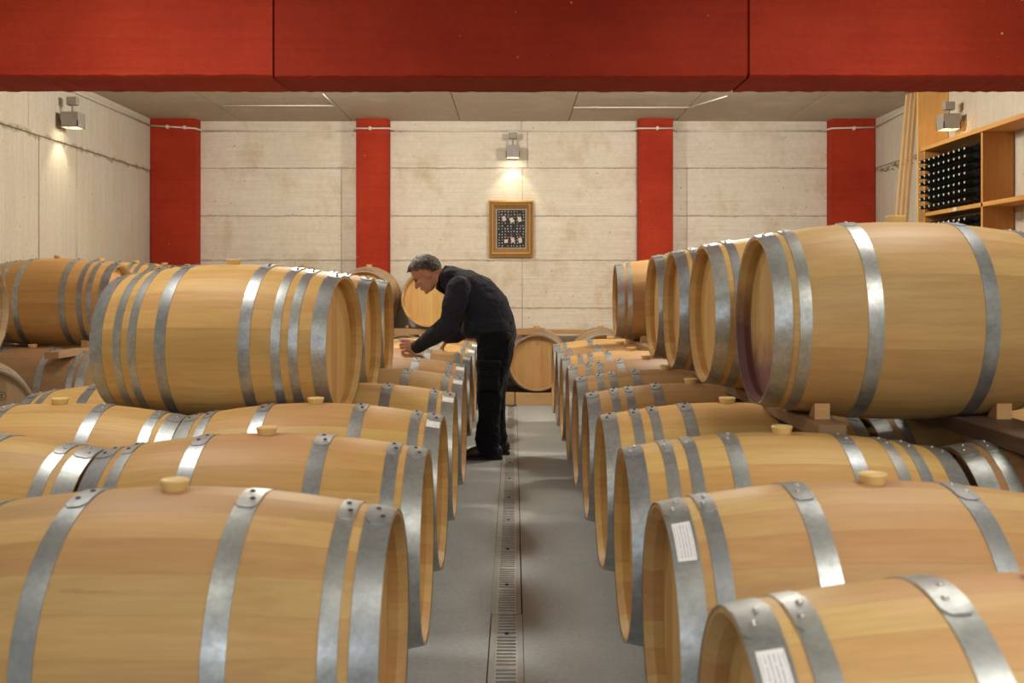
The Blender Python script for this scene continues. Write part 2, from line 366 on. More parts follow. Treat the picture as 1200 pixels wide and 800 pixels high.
# ------------------------------------------------------------------ drain
dr = empty('drain_channel', (DX, 3, 0), 'long grey slotted drain channel running down the middle of the aisle floor', 'drain')
def rel(o, p): o.location = (-p.location[0], -p.location[1], -p.location[2])
o = obj('channel', (lambda b_: (box(b_, DX-DW-.002, DX+DW+.002, .5, 9.9, -.11, -.10), box(b_, DX-DW-.002, DX-DW+.004, .5, 9.9, -.10, -.03), box(b_, DX+DW-.004, DX+DW+.002, .5, 9.9, -.10, -.03), b_)[-1])(bmesh.new()), M['black'], dr); rel(o, dr)
y = 6.85
ends = [6.85+1.09*2.7, 6.85+1.09*2, 6.85+1.09, 6.85, 5.76, 4.67, 3.58, 2.49, 1.4]
for y1, y0 in zip(ends[:-1], ends[1:]):
    bm = bmesh.new(); j = random.uniform(-.002, .002)
    for s in (-1, 1):
        x0, x1 = sorted((DX+j+s*.0375, DX+j+s*(DW-.003))); box(bm, x0, x1, y0+.003, y1-.003, -.03, .001)
    o = obj('channel_edge', bm, M['drain_frame'], dr); rel(o, dr)
    bm = bmesh.new(); yy = y0+.01; k = 0
    while yy < y1-.02:
        box(bm, DX+j-.0365, DX+j+.0365, yy, yy+(.014 if k % 9 else .03), -.02, -.002); yy += .030 if k % 9 else .046; k += 1
    for s in (-1, 1): box(bm, *sorted((DX+j+s*.031, DX+j+s*.0372)), y0+.004, y1-.004, -.02, -.0015)
    o = obj('grating', bm, M['drain'], dr); rel(o, dr)
    for q in (.33, .82):
        bm = bmesh.new(); cyl(bm, (DX+j, y0+(y1-y0)*q, -.004), (DX+j, y0+(y1-y0)*q, .0015), .007, seg=8)
        o = obj('bolt', bm, M['black'], dr); rel(o, dr)

# ------------------------------------------------------------------ barrels
RB, RH, HL = .330, .2785, .475
def rprof(x): u = abs(x)/HL; return RB - (RB-RH)*(u**2.0)
NST = 26
def stave_mesh(k):
    bm = bmesh.new(); da = 2*PI/NST; gap = .00012/RB
    a0 = PI/2 + (k-.5)*da + gap; a1 = PI/2 + (k+.5)*da - gap
    nx, na = 14, 3
    X = [-HL + 2*HL*i/nx for i in range(nx+1)]
    def P(x, r, a): return (x, r*math.cos(a), RB + r*math.sin(a))
    A = [a0+(a1-a0)*j/na for j in range(na+1)]
    grid_faces(bm, [[P(x, rprof(x), a) for a in A] for x in X])
    XI = [-HL, -HL+.022, -HL+.07, HL-.07, HL-.022, HL]
    th = [.009, .025, .027, .027, .025, .009]
    grid_faces(bm, [[P(x, rprof(x)-t, a) for a in A] for x, t in zip(XI, th)], flip=True, smooth=False)
    for x, fl in ((-HL, False), (HL, True)):
        grid_faces(bm, [[P(x, rprof(x), a) for a in A], [P(x, rprof(x)-.009, a) for a in A]], smooth=False, flip=not fl)
    for a, fl in ((a0, False), (a1, True)):
        grid_faces(bm, [[P(x, rprof(x), a) for x in X], [P(x, rprof(x)-.009, a) for x in X]], smooth=False, flip=fl)
    me = bpy.data.meshes.new('stave'); bm.to_mesh(me); bm.free(); me.materials.append(M['stave']); return me
STAVES = [stave_mesh(k) for k in range(NST)]
# outline of the head disc cut in upright boards
def head_board(s, y0, y1):
    R = rprof(HL-.05)-.0265; bm = bmesh.new(); nseg = 6
    ys = [y0 + (y1-y0)*i/nseg for i in range(nseg+1)]
    up = [(yy, math.sqrt(max(0, R*R-yy*yy))) for yy in ys]
    loop = up + [(yy, -z) for yy, z in up[::-1]]
    seen = []; 
    for p in loop:
        if not seen or (abs(p[0]-seen[-1][0])+abs(p[1]-seen[-1][1])) > 1e-5: seen.append(p)
    if abs(seen[0][0]-seen[-1][0])+abs(seen[0][1]-seen[-1][1]) < 1e-5: seen.pop()
    xa, xb = s*(HL-.048), s*(HL-.07)
    va = [bm.verts.new((xa, y_, RB+z_)) for y_, z_ in seen]; vb = [bm.verts.new((xb, y_, RB+z_)) for y_, z_ in seen]
    bm.faces.new(va); bm.faces.new(vb[::-1])
    for i in range(len(va)):
        j = (i+1) % len(va); bm.faces.new((va[i], va[j], vb[j], vb[i]))
    return to_mesh('head_board', bm, M['head'])
RD = rprof(HL-.05)-.0265
bw = [-1, -.72, -.41, -.12, .17, .47, .75, 1]
HEADS = [[head_board(s, bw[i]*RD+.0005, bw[i+1]*RD-.0005) for i in range(7)] for s in (-1, 1)]
HOOPW = {6: [(0, .053), (.074, .110), (.275, .321)], 8: [(0, .054), (.104, .139), (.170, .205), (.285, .330)]}
PLATE = (math.radians(86), math.radians(107))
def hoop_mesh(s, d0, d1):
    bm = bmesh.new(); seg = 72; t = .0022
    xa, xb = s*(HL-d0+ (.0015 if d0 == 0 else 0)), s*(HL-d1)
    def P(x, r, a): return (x, r*math.cos(a), RB + r*math.sin(a))
    xm = (xa+xb)/2; A = [2*PI*i/seg for i in range(seg+1)]
    ra, rm, rb = rprof(min(abs(xa), HL)), rprof(xm), rprof(xb)
    rows = [[P(x, r, a) for x, r in ((xa, ra-.0005), (xa, ra+t), (xm, rm+t*1.1), (xb, rb+t), (xb, rb-.0005))] for a in A]
    grid_faces(bm, rows)
    # the riveted overlap: a second thickness with clipped corners
    n = 8; q = [PLATE[0]+(PLATE[1]-PLATE[0])*i/n for i in range(n+1)]
    rr = []
    for i, a in enumerate(q):
        cl = .22 if i in (0, n) else 0
        x0 = xa+(xb-xa)*cl; x1 = xb-(xb-xa)*cl
        rr.append([P(x0, rprof(min(abs(x0), HL))+t, a), P(x0, rprof(min(abs(x0), HL))+t*2.1, a), P(xm, rm+t*2.2, a), P(x1, rprof(x1)+t*2.1, a), P(x1, rprof(x1)+t, a)])
    grid_faces(bm, rr)
    for r in (rr[0], rr[-1]): bm.faces.new([bm.verts.new(p) for p in r])
    bmesh.ops.remove_doubles(bm, verts=bm.verts, dist=1e-6)
    bmesh.ops.recalc_face_normals(bm, faces=bm.faces)
    me = bpy.data.meshes.new('hoop'); bm.to_mesh(me); bm.free(); me.materials.append(M['steel'])
    me.set_sharp_from_angle(angle=math.radians(35)); return me
def rivet_mesh(s, d0, d1, a, q, mat):
    bm = bmesh.new(); x = s*(HL-(d0+(d1-d0)*q)); r = rprof(x)+.0045
    c = Vector((x, r*math.cos(a), RB+r*math.sin(a))); nrm = Vector((0, math.cos(a), math.sin(a)))
    cyl(bm, c, c+nrm*.0022, .0062, .0055, 8); cyl(bm, c+nrm*.0022, c+nrm*.004, .0055, .0025, 8)
    return to_mesh('rivet', bm, M[mat], True)
HOOPS = {}
for k, L in HOOPW.items():
    HOOPS[k] = []
    for s in (-1, 1):
        for d0, d1 in L:
            rv = {mt: [rivet_mesh(s, d0, d1, math.radians(a), q, mt) for a, q in ((92, .62), (100, .36))] for mt in ('rivet', 'rivet_dark')}
            HOOPS[k].append((hoop_mesh(s, d0, d1), rv, s, d0))
bm = bmesh.new(); prof = [(0, -.012), (.023, -.012), (.027, .004), (.0315, .0185), (.0295, .0215), (.022, .0215), (.019, .0195), (0, .0195)]
for i in range(28):
    a, a2 = 2*PI*i/28, 2*PI*(i+1)/28
    for (r0, z0), (r1, z1) in zip(prof[:-1], prof[1:]):
        pts = [(r0*math.cos(a), r0*math.sin(a), 2*RB+z0), (r1*math.cos(a), r1*math.sin(a), 2*RB+z1), (r1*math.cos(a2), r1*math.sin(a2), 2*RB+z1), (r0*math.cos(a2), r0*math.sin(a2), 2*RB+z0)]
        u = []
        for p in pts:
            if p not in u: u.append(p)
        bm.faces.new([bm.verts.new(p) for p in u])
bmesh.ops.remove_doubles(bm, verts=bm.verts, dist=1e-5)
BUNG = to_mesh('bung', bm, M['bung'], True); BUNG.set_sharp_from_angle(angle=math.radians(40))
def paper_mesh(s, a0, a1, d0, d1, mat):
    bm = bmesh.new(); uv = bm.loops.layers.uv.new('uv'); n = 6; rows = []
    for i in range(n+1):
        a = math.radians(a0+(a1-a0)*i/n); rr = []
        for j in range(2):
            x = s*(HL-(d0+(d1-d0)*j)); r = rprof(x)+.0034; rr.append(((x, r*math.cos(a), RB+r*math.sin(a)), (j, i/n)))
        rows.append(rr)
    for i in range(n):
        q = [rows[i][0], rows[i][1], rows[i+1][1], rows[i+1][0]]
        f = bm.faces.new([bm.verts.new(p[0]) for p in q]); f.smooth = True
        for l, p in zip(f.loops, q): l[uv].uv = p[1]
    bmesh.ops.remove_doubles(bm, verts=bm.verts, dist=1e-6)
    for f in bm.faces:
        c = f.calc_center_median(); f.normal_update()
        if f.normal.dot(Vector((0, c.y, c.z-RB))) < 0: f.normal_flip()
    me = bpy.data.meshes.new('paper_label'); bm.to_mesh(me); bm.free(); me.materials.append(M[mat]); return me
PAPER_R = paper_mesh(-1, 112, 133, .008, .046, 'paper'); PAPER_L = paper_mesh(1, 103, 116, .003, .051, 'paper_blank')
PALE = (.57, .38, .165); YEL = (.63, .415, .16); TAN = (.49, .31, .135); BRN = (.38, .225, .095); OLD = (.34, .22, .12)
def barrel(kind, x, y, zc, label, group, tone=PALE, stain=0.0, rz=0.0, rivets='rivet_dark', paper=None, purple=False, lead=0):
    """one barrel standing on its belly, axis along local x, origin under the belly"""
    root = empty('wine_barrel', (x, y, H+zc-RB), label, 'barrel', group, rz)
    j = lambda: tuple(t*random.uniform(.97, 1.03) for t in tone)
    for me in STAVES:
        o = link_mesh('stave', me, root, (*j(), stain))
        if purple: o.material_slots[0].link = 'OBJECT'; o.material_slots[0].material = M['stave_purple']
    for side in HEADS:
        for me in side:
            o = link_mesh('head_board', me, root, (*[t*1.08 for t in j()], 0))
            if purple: o.material_slots[0].link = 'OBJECT'; o.material_slots[0].material = M['head_purple']
    for me, rv, s, d0 in HOOPS[kind]:
        o = link_mesh('hoop', me, root)
        if rivets:
            for r in rv[rivets]: link_mesh('rivet', r, o)
    link_mesh('bung', BUNG, root)
    if paper: tag(link_mesh('paper_label', {'R': PAPER_R, 'L': PAPER_L}[paper], root), 'white paper label' if paper == 'L' else 'white paper label printed with small lines of text')
    return root
ZL = -.768
ordn = ['first', 'second', 'third', 'fourth', 'fifth', 'sixth', 'seventh', 'eighth', 'ninth', 'tenth', 'eleventh']
GA = 'bottom barrels along the left of the aisle'
Aop = [(2.15, PALE, .45, 'pale oak barrel filling the bottom left foreground, nearest the camera left of the aisle'),
 (2.95, YEL, .75, 'golden oak barrel behind the nearest left one, wine blush around its bung'),
 (3.72, YEL, .5, 'golden barrel beside the aisle whose bung shows just under the big stacked left barrel'),
 (4.50, YEL, .2, 'barrel left of the aisle with the second white paper label from the camera'),
 (5.30, PALE, .2, 'barrel left of the aisle with the third white paper label from the camera'),
 (6.14, TAN, .2, 'barrel left of the aisle with the fourth white paper label from the camera'),
 (7.00, TAN, .9, 'wine-stained barrel on which the man rests his nearer hand'),
 (7.74, YEL, .1, 'barrel left of the aisle just beyond the one under the man\'s hand'),
 (8.48, TAN, .1, 'farthest barrel of the left aisle row, close to the back-wall barrels')]
for i, (d, tone, st, lb) in enumerate(Aop):
    barrel(6, -.732 if i < 2 else -.74 if i < 5 else -.775, d, ZL, lb, GA, tone, st, math.radians([0, .6, -.5, .4, -.3, .5, 0, .6, -.4][i]), rivets='rivet_dark', paper='L' if i >= 2 else None)
GB = 'bottom barrels of the second row on the left'
Bop = [(2.22, PALE, 'oak barrel end showing at the left frame edge beside the nearest left barrel'),
 (2.98, YEL, 'golden barrel at the left frame edge, end to end with the wine-blushed barrel'),
 (3.74, YEL, 'golden barrel with a yellow bung at left, in front of the big stacked barrel'),
 (4.52, YEL, 'barrel whose top edge shows behind the left yellow-bunged barrel'),
 (5.32, YEL, 'hidden second-row barrel under the left end of the stacked barrels'),
 (6.16, TAN, 'hidden second-row barrel behind the stacked left barrels')]
for i, (d, tone, lb) in enumerate(Bop):
    barrel(6, -1.705 if i < 4 else -1.735, d, ZL-.004, lb, GB, tone, .15, math.radians([.5, -.6, .3, -.4, 0, 0][i]), rivets='rivet')
GU = 'barrels stacked on the left aisle row'
barrel(8, -1.165, 4.14, -.240, 'large golden eight-hooped barrel stacked on top at left, nearest of its stack', GU, YEL, .05, math.radians(-6))
barrel(8, -1.165, 4.90, -.245, 'stacked barrel mostly hidden behind the big left one, only its rim showing', GU, YEL, .05, math.radians(-.5))
barrel(8, -1.195, 5.72, -.255, 'farthest stacked barrel on the left aisle row, just left of the man', GU, YEL, .05, math.radians(.8))
# right of the aisle
GR = 'bottom barrels along the right of the aisle'
Rop = [(1.48, 6, PALE, .8, 'R', 'rivet', 'barrel in the bottom right corner with a printed label, nearest the camera'),
 (2.22, 6, PALE, .75, 'R', 'rivet', 'second barrel on the right with a printed label on its end hoop'),
 (2.97, 8, YEL, .15, None, 'rivet', 'eight-hooped golden barrel just behind the second labelled right one'),
 (3.73, 8, YEL, .15, None, 'rivet_dark', 'right aisle barrel fourth from the camera, under the end of the timber beam'),
 (4.49, 8, TAN, .2, None, 'rivet_dark', 'right aisle barrel fifth from the camera, brownish oak'),
 (5.25, 8, TAN, .3, None, 'rivet_dark', 'right aisle barrel sixth from the camera, tan oak'),
 (6.00, 8, TAN, .3, None, 'rivet_dark', 'right aisle barrel seventh from the camera'),
 (6.77, 8, YEL, .1, None, 'rivet_dark', 'bright yellow right aisle barrel, third from the far end of its row'),
 (7.50, 6, BRN, .2, None, 'rivet_dark', 'brownish right aisle barrel, second from the far end of its row'),
 (8.25, 6, PALE, .1, None, 'rivet_dark', 'farthest right aisle barrel, next to the back-wall barrels')]
for i, (d, k, tone, st, pp, rv, lb) in enumerate(Rop):
    barrel(k, .80, d, ZL, lb, GR, tone, st, math.radians([0, .4, -.5, .3, -.2, .5, -.4, .2, 0, .3][i]), rivets=rv, paper=pp)
GRB = 'bottom barrels of the second row on the right'
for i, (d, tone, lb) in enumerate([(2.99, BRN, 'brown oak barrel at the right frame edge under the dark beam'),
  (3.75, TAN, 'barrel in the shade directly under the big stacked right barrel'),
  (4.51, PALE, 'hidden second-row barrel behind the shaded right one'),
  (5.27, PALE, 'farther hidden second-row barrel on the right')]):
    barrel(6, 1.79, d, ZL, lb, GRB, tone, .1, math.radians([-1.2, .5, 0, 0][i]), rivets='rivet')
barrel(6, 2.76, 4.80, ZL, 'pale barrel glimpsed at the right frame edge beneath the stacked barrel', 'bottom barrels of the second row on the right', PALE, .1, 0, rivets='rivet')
GUR = 'barrels stacked on beams over the right aisle row'
barrel(6, 1.285, 3.35, -.115, 'biggest stacked barrel at right with purple wine stain on its head', GUR, PALE, .35, math.radians(-.6), rivets='rivet', purple=True)
for d, x, lb in ((4.11, 1.25, 'stacked right barrel directly behind the wine-stained one'), (4.87, 1.245, 'middle stacked right barrel, third from the camera'), (5.62, 1.255, 'narrow-looking stacked right barrel, fourth from the camera'), (7.75, 1.265, 'stacked right barrel standing apart farthest back')):
    barrel(6, x, d, -.115, lb, GUR, YEL if d < 7 else TAN, .05, math.radians({4.11: .5, 4.87: -.6, 5.62: 0, 7.75: -1.5}[d]), rivets='rivet')
# older barrels along the left wall
GW = 'lower barrels along the left wall'
for i, d in enumerate((7.12, 7.9, 8.66, 9.42, 10.16)):
    barrel(8 if i else 6, -3.44, d, ZL, ['dull brown barrel at left under the timber plank, with its bung showing', 'lower left-wall barrel second from the camera', 'lower left-wall barrel third from the camera', 'lower left-wall barrel fourth from the camera', 'lower left-wall barrel in the back corner'][i], GW, OLD if i == 0 else BRN, .1, 0)
GW2 = 'upper barrels along the left wall'
for i, d in enumerate((7.5, 8.27, 9.04, 9.78, 10.46)):
    barrel(8, -3.43, d, -.122, ['brown eight-hooped barrel stacked at the far left against the side wall', 'stacked left-wall barrel whose rim peeks over the big left barrel', 'stacked left-wall barrel third from the camera', 'stacked left-wall barrel fourth from the camera', 'stacked left-wall barrel in the back corner by the red column'][i], GW2, (.68, .43, .17) if i == 0 else YEL, .05, math.radians([0, 1, -1, 0, 0][i]))
for zc, x, yy, rz, lb, tn in ((ZL, -3.40, 6.22, -52, 'dull barrel with its round head turned to the camera, low at the left frame edge', (.50, .35, .21)), (ZL+.64, -3.335, 5.36, 0, 'upper barrel whose rim just peeks in at the left frame edge', (.50, .36, .2))):
    barrel(6, x, yy, zc, lb, 'barrels at the left frame edge', tn, .2, math.radians(rz))
barrel(6, -3.40, 4.93, ZL, 'barrel outside the left frame edge under the rim that peeks in', 'barrels at the left frame edge', TAN, .2, 0)
# row along the back wall, heads to the camera
GK = 'barrels on the floor along the back wall'
for i, x in enumerate((-2.44, -1.77, -1.10, -.435, .235, .905, 1.575)):
    barrel(6, x, 10.37, ZL+.005, ['back-wall floor barrel hidden under the leftmost upper one', 'back-wall floor barrel hidden behind the stacked left barrels', 'back-wall floor barrel whose rim shows above the man\'s nearer hand', 'back-wall floor barrel mostly hidden behind the man\'s body', 'barrel with its whole round head showing at the end of the aisle', 'back-wall barrel just right of the one at the aisle end', 'back-wall barrel hidden behind the right aisle row'][i], GK, TAN, 0, PI/2+math.radians(random.uniform(-1, 1)), rivets=None)
GK2 = 'upper barrels along the back wall'
for x, rz, tn, lb in ((-2.18, 2, TAN, 'upper back-wall barrel whose top arc shows above the stacked left barrels'), (-1.505, 1.5, YEL, 'upper back-wall barrel under the red column, left of the man'), (-.805, -4, YEL, 'upper back-wall barrel with golden head right behind the man\'s face')):
    barrel(6, x, 10.36, -.128, lb, GK2, tn, 0, PI/2+math.radians(rz), rivets=None)

def stamp(root, s, y, z, r, label):
    bm = bmesh.new(); x = s*(HL-.0478); n = 20; rows = []
    for i in range(n+1):
        a = 2*PI*i/n; rows.append([(x, y+q*math.cos(a), RB+z+q*math.sin(a)) for q in (r, r*.86)])
    grid_faces(bm, rows, smooth=False)
    for y0, y1, z0, z1 in ((-.45, .45, .25, .4), (-.1, .1, -.5, .25), (-.35, .35, -.5, -.38)):
        box(bm, x-.0006, x+.0006, y+y0*r, y+y1*r, RB+z+z0*r, RB+z+z1*r)
    tag(obj('burned_stamp', bm, M['rivet_dark'], root), label)
for rt in [o for o in C.objects if o.get('category') == 'barrel']:
    if rt['label'].startswith('dull barrel with its round head'): stamp(rt, 1, .10, .11, .026, 'small dark round stamp burned into the head')
    if rt['label'].startswith('barrel with its whole round head'): stamp(rt, -1, -.005, .19, .020, 'faint dark round stamp near the top of the head')
# ------------------------------------------------------------------ timbers
def timber(name, x0, x1, y0, y1, z0, z1, axis, tone, label, cat, group=None, bev=.004, rot=None):
    cx, cy = (x0+x1)/2, (y0+y1)/2
    o = obj(name, bx(x0-cx, x1-cx, y0-cy, y1-cy, 0, z1-z0, bev=bev), M['timber_'+axis], None, False, (*tone, 0))
    o.location = (cx, cy, z0); 
    if rot: o.rotation_euler = rot
    return tag(o, label, cat, group)
DARKW = (.12, .078, .055); PINE = (.60, .40, .19)
zt = H-.467
timber('timber_beam', .925, 1.012, 3.02, 8.25, zt, zt+.045, 'y', (.27, .175, .10), 'weathered brown beam carrying the aisle ends of the stacked right barrels', 'beam', 'beams under the stacked right barrels')
timber('timber_beam', 1.42, 1.60, 2.35, 8.25, zt-.005, zt+.045, 'y', DARKW, 'dark wooden beam under the stacked right barrels, running out at the right frame edge', 'beam', 'beams under the stacked right barrels')
def wedge(x, y, z, label, sgn=1, w_=.048, grp='wedges chocking the stacked right barrels'):
    bm = bmesh.new(); h = .042; l = .065
    pts = [(-w_/2, 0, 0), (-w_/2, -sgn*l, 0), (-w_/2, -sgn*l, .012+h*.9), (-w_/2, -sgn*l*.55, h*.9)]
    a = [bm.verts.new(p) for p in pts]; b_ = [bm.verts.new((w_/2, p[1], p[2])) for p in pts]
    bm.faces.new(a); bm.faces.new(b_[::-1])
    for i in range(4): bm.faces.new((a[i], a[(i+1) % 4], b_[(i+1) % 4], b_[i]))
    o = obj('wooden_wedge', bm, M['timber_x'], None, False, (*PINE, 0)); o.location = (x, y, z)
    return tag(o, label, 'wedge', grp)
wedge(.978, 3.22, zt+.045, 'pine wedge on the near end of the weathered beam under the wine-stained barrel')
wedge(1.555, 3.22, zt+.045, 'pine wedge on the dark beam under the wine-stained barrel')
for d, nm in ((4.49, 'between the first and second'), (5.24, 'between the second and third'), (7.62, 'under the farthest')):
    wedge(.975, d-.2 if d < 7 else d-.12, zt+.045, 'small pine wedge on the weathered beam %s stacked right barrels' % nm)
# left wall stack planks
timber('timber_beam', -3.17, -3.07, 6.72, 10.75, H-.492, H-.445, 'y', (.42, .29, .17), 'grey-brown plank end under the brown stacked barrel at far left', 'beam', 'planks under the left wall stack')
timber('timber_beam', -3.80, -3.70, 6.85, 10.75, H-.492, H-.445, 'y', (.36, .25, .15), 'plank near the wall under the left wall stack', 'beam', 'planks under the left wall stack')
wedge(-3.12, 7.30, H-.445, 'small pine wedge on the plank under the brown stacked barrel at far left', grp='wedges chocking the left wall stack')
# back wall planks
timber('timber_beam', -2.5, xrel(637, 9.98), 9.93, 10.03, H-.489, H-.425, 'x', (.44, .29, .15), 'thick plank above the back floor barrels carrying the golden barrels by the man', 'beam', 'planks on the back wall row')
timber('timber_beam', xrel(560, 10.5), xrel(696, 10.5), 10.74, 10.80, H-.515, H-.47, 'x', (.55, .36, .17), 'thin plank lying across the aisle-end barrel near the back wall', 'beam', 'planks on the back wall row')
# sleepers the floor barrels stand on
for s, xx, lb in (('l', -.46, 'floor runner under the aisle ends of the left row'), ('l2', -1.02, 'floor runner under the far ends of the left row'), ('r', .52, 'floor runner under the aisle ends of the right row'), ('r2', 1.08, 'floor runner under the far ends of the right row')):
    timber('floor_runner', xx-.04, xx+.04, 1.25 if xx > 0 else 1.9, 8.85, 0, .098, 'y', (.30, .2, .11), lb, 'runner', 'timber runners under the barrels')
for xx, y0, y1, lb in ((-1.42, 1.9, 6.5, 'floor runner under the near ends of the second left row'), (-1.99, 1.9, 6.5, 'floor runner under the far ends of the second left row'), (1.5, 2.65, 5.6, 'floor runner under the near ends of the second right row'), (2.08, 2.65, 5.6, 'floor runner under the far ends of the second right row'), (2.48, 4.4, 5.2, 'floor runner under the near end of the outer right barrel'), (3.04, 4.4, 5.2, 'floor runner under the far end of the outer right barrel'), (-3.16, 6.8, 10.5, 'floor runner under the near ends of the left wall barrels'), (-3.72, 6.8, 10.5, 'floor runner along the foot of the left wall')):
    timber('floor_runner', xx-.04, xx+.04, y0, y1, 0, .096, 'y', (.30, .2, .11), lb, 'runner', 'timber runners under the barrels')
for x0, x1, lb in ((-2.6, xrel(603, 9.88), 'left floor sleeper under the back-wall barrels, behind the man\'s legs'), (xrel(604, 9.88), 1.9, 'pale floor sleeper under the aisle-end barrel')):
    timber('floor_sleeper', x0, x1, 9.86, 10.0, 0, .118, 'x', (.50, .33, .17), lb, 'sleeper', 'sleepers under the back wall barrels')
timber('floor_sleeper', -2.6, 1.9, 10.64, 10.76, 0, .108, 'x', (.4, .27, .14), 'rear floor sleeper behind the back-wall barrels', 'sleeper', 'sleepers under the back wall barrels')

# ------------------------------------------------------------------ lamps, conduits
def spot(loc, power, parent=None):
    d = bpy.data.lights.new('lamp_bulb', 'SPOT'); d.energy = power; d.color = (1, .85, .60); d.spot_size = math.radians(82); d.spot_blend = .35; d.shadow_soft_size = .025
    o = bpy.data.objects.new('lamp_bulb', d); o.location = loc; C.objects.link(o)
def wall_lamp(x, y, z, label, stem, away, power=10):
    t = empty('wall_lamp', (x, y, z), label, 'lamp', 'square grey wall lamps')
    s = .075
    bm = bmesh.new()
    box(bm, -s, s, -s, s, .06, .13)
    for a in ((-s, -s+.008, -s, s), (s-.008, s, -s, s), (-s, s, -s, -s+.008), (-s, s, s-.008, s)): box(bm, *a, 0, .06)
    obj('lamp_housing', bm, M['lamp_body'], t)
    obj('diffuser', bx(-.05, .05, -.05, .05, .03, .045), M['glow'], t)
    bm = bmesh.new(); cyl(bm, (0, 0, .13), (0, 0, stem), .011, seg=10); obj('stem', bm, M['lamp_body'], t)
    bm = bmesh.new(); box(bm, -.045, .045, -.03, .03, stem-.03, stem+.04, bev=.004); obj('junction_box', bm, M['lamp_body'], t)
    bm = bmesh.new(); ax, ay = away; cyl(bm, (0, 0, .09), (ax, ay, .09), .02, seg=10); obj('wall_bracket', bm, M['lamp_body'], t)
    spot((x, y, z+.025), power)
wall_lamp(xrel(601, 10.78), 10.79, zrel(185, 10.79), 'square grey lamp glowing on the back wall above the framed picture', .235, (0, .10))
wall_lamp(-3.80, 8.58, zrel(150, 8.58), 'square grey lamp on the left side wall', .225, (-.11, 0))
wall_lamp(3.765, 8.62, zrel(152, 8.62), 'square grey lamp on the right wall above the wine rack', .20, (.12, 0))
def pipe(name, pts, r, label, grp='surface conduits', clips=()):
    bm = bmesh.new(); o0 = Vector(pts[0])
    for a, b_ in zip(pts[:-1], pts[1:]): cyl(bm, Vector(a)-o0, Vector(b_)-o0, r, seg=8)
    o = obj(name, bm, M['pvc'], None, True); o.location = o0; tag(o, label, 'pipe', grp)
    for c in clips:
        q = Vector(c)-o0; obj('clip', bx(q.x-.012, q.x+.012, q.y-.018, q.y+.018, q.z-.018, q.z+.018), M['pvc'], o)
    return o
zp = zrel(152, 10.8); zq = zp
xa = [xrel(182, CF), xrel(229, CF), xrel(417, CF), xrel(455, CF)]
pipe('conduit', [(WX0+.02, CF-.02, zp+.03), (xa[1]+.0, CF-.02, zq), (xa[1]+.04, WY-.012, zq), (xa[2]-.05, WY-.012, zq), (xa[2]-.02, CF-.02, zq), (xa[3]+.01, CF-.02, zq), (xa[3]+.06, WY-.012, zq), (-.06, WY-.012, zq)], .009, 'thin white conduit crossing the back wall left of the centre lamp', clips=[(xrel(197, CF), CF-.02, zq+.015), (xrel(217, CF), CF-.02, zq+.008), (xrel(434, CF), CF-.02, zq)])
xb = [xrel(749, CF), xrel(789, CF), xrel(975, CF)]
pipe('conduit', [(.06, WY-.012, zq), (xb[0]-.05, WY-.012, zq), (xb[0]-.02, CF-.02, zq), (xb[1]+.01, CF-.02, zq), (xb[1]+.06, WY-.012, zq), (xb[2]-.05, WY-.012, zq), (xb[2]-.01, CF-.02, zq), (WX1-.02, CF-.03, zq+.01), (WX1-.02, 9.3, zq+.07)], .009, 'thin white conduit crossing the back wall right of the centre lamp', clips=[(xrel(770, CF), CF-.02, zq), (xrel(1000, CF), CF-.02, zq)])
pipe('conduit', [(WX0+.014, CF-.03, zp+.03), (WX0+.014, 6.2, zp+.04)], .010, 'thin conduit along the top of the left side wall')
for a_, b_, c_, lb in ((262, 392, 9.9, 'white trunking run on the ceiling left of centre'), (672, 808, 10.0, 'white trunking run on the ceiling right of centre')):
    z = CZ-.01; pipe('ceiling_trunking', [(xrel(a_, c_), c_, z), (xrel(b_, c_), c_, z), (xrel(b_, c_)+(.25 if a_ > 600 else .0), c_-.6, z)], .0065, lb, 'ceiling trunking runs')

# ------------------------------------------------------------------ framed picture
pd = WY-.012; px0, px1 = xrel(573, pd), xrel(625, pd); pz0, pz1 = zrel(301, pd), zrel(235, pd)
pcx, pcz = (px0+px1)/2, (pz0+pz1)/2; W_, H_ = px1-px0, pz1-pz0
pic = empty('framed_picture', (pcx, pd, pz0), 'gilt-framed picture of wine bottles hanging on the back wall', 'picture')
def frame_ring(w0, h0, w1, h1, y0, y1, mat, name):
    bm = bmesh.new(); z = H_/2
    O = [(-w0/2, y0, z-h0/2), (w0/2, y0, z-h0/2), (w0/2, y0, z+h0/2), (-w0/2, y0, z+h0/2)]
    I = [(-w1/2, y1, z-h1/2), (w1/2, y1, z-h1/2), (w1/2, y1, z+h1/2), (-w1/2, y1, z+h1/2)]
    B = [(a, .0, c) for a, _, c in O]; J = [(a, .0, c) for a, _, c in I]
    vo, vi, vb, vj = [[bm.verts.new(p) for p in L] for L in (O, I, B, J)]
    for i in range(4):
        k = (i+1) % 4; bm.faces.new((vo[i], vo[k], vi[k], vi[i])); bm.faces.new((vb[i], vb[k], vo[k], vo[i])); bm.faces.new((vi[i], vi[k], vj[k], vj[i]))
    return obj(name, bm, M[mat], pic)
frame_ring(W_, H_, W_*.93, H_*.94, -.035, -.045, 'gold', 'frame_moulding')
frame_ring(W_*.93, H_*.94, W_*.87, H_*.895, -.028, -.03, 'gold2', 'frame_moulding')
frame_ring(W_*.87, H_*.895, W_*.80, H_*.84, -.036, -.026, 'gold', 'frame_moulding')
frame_ring(W_*.80, H_*.84, W_*.685, H_*.70, -.022, -.012, 'gold2', 'frame_moulding')
pw, ph = W_*.685, H_*.70
obj('mount', bx(-pw/2, pw/2, -.012, -.001, H_/2-ph/2, H_/2+ph/2), M['mat'], pic)
pw, ph = W_*.635, H_*.665
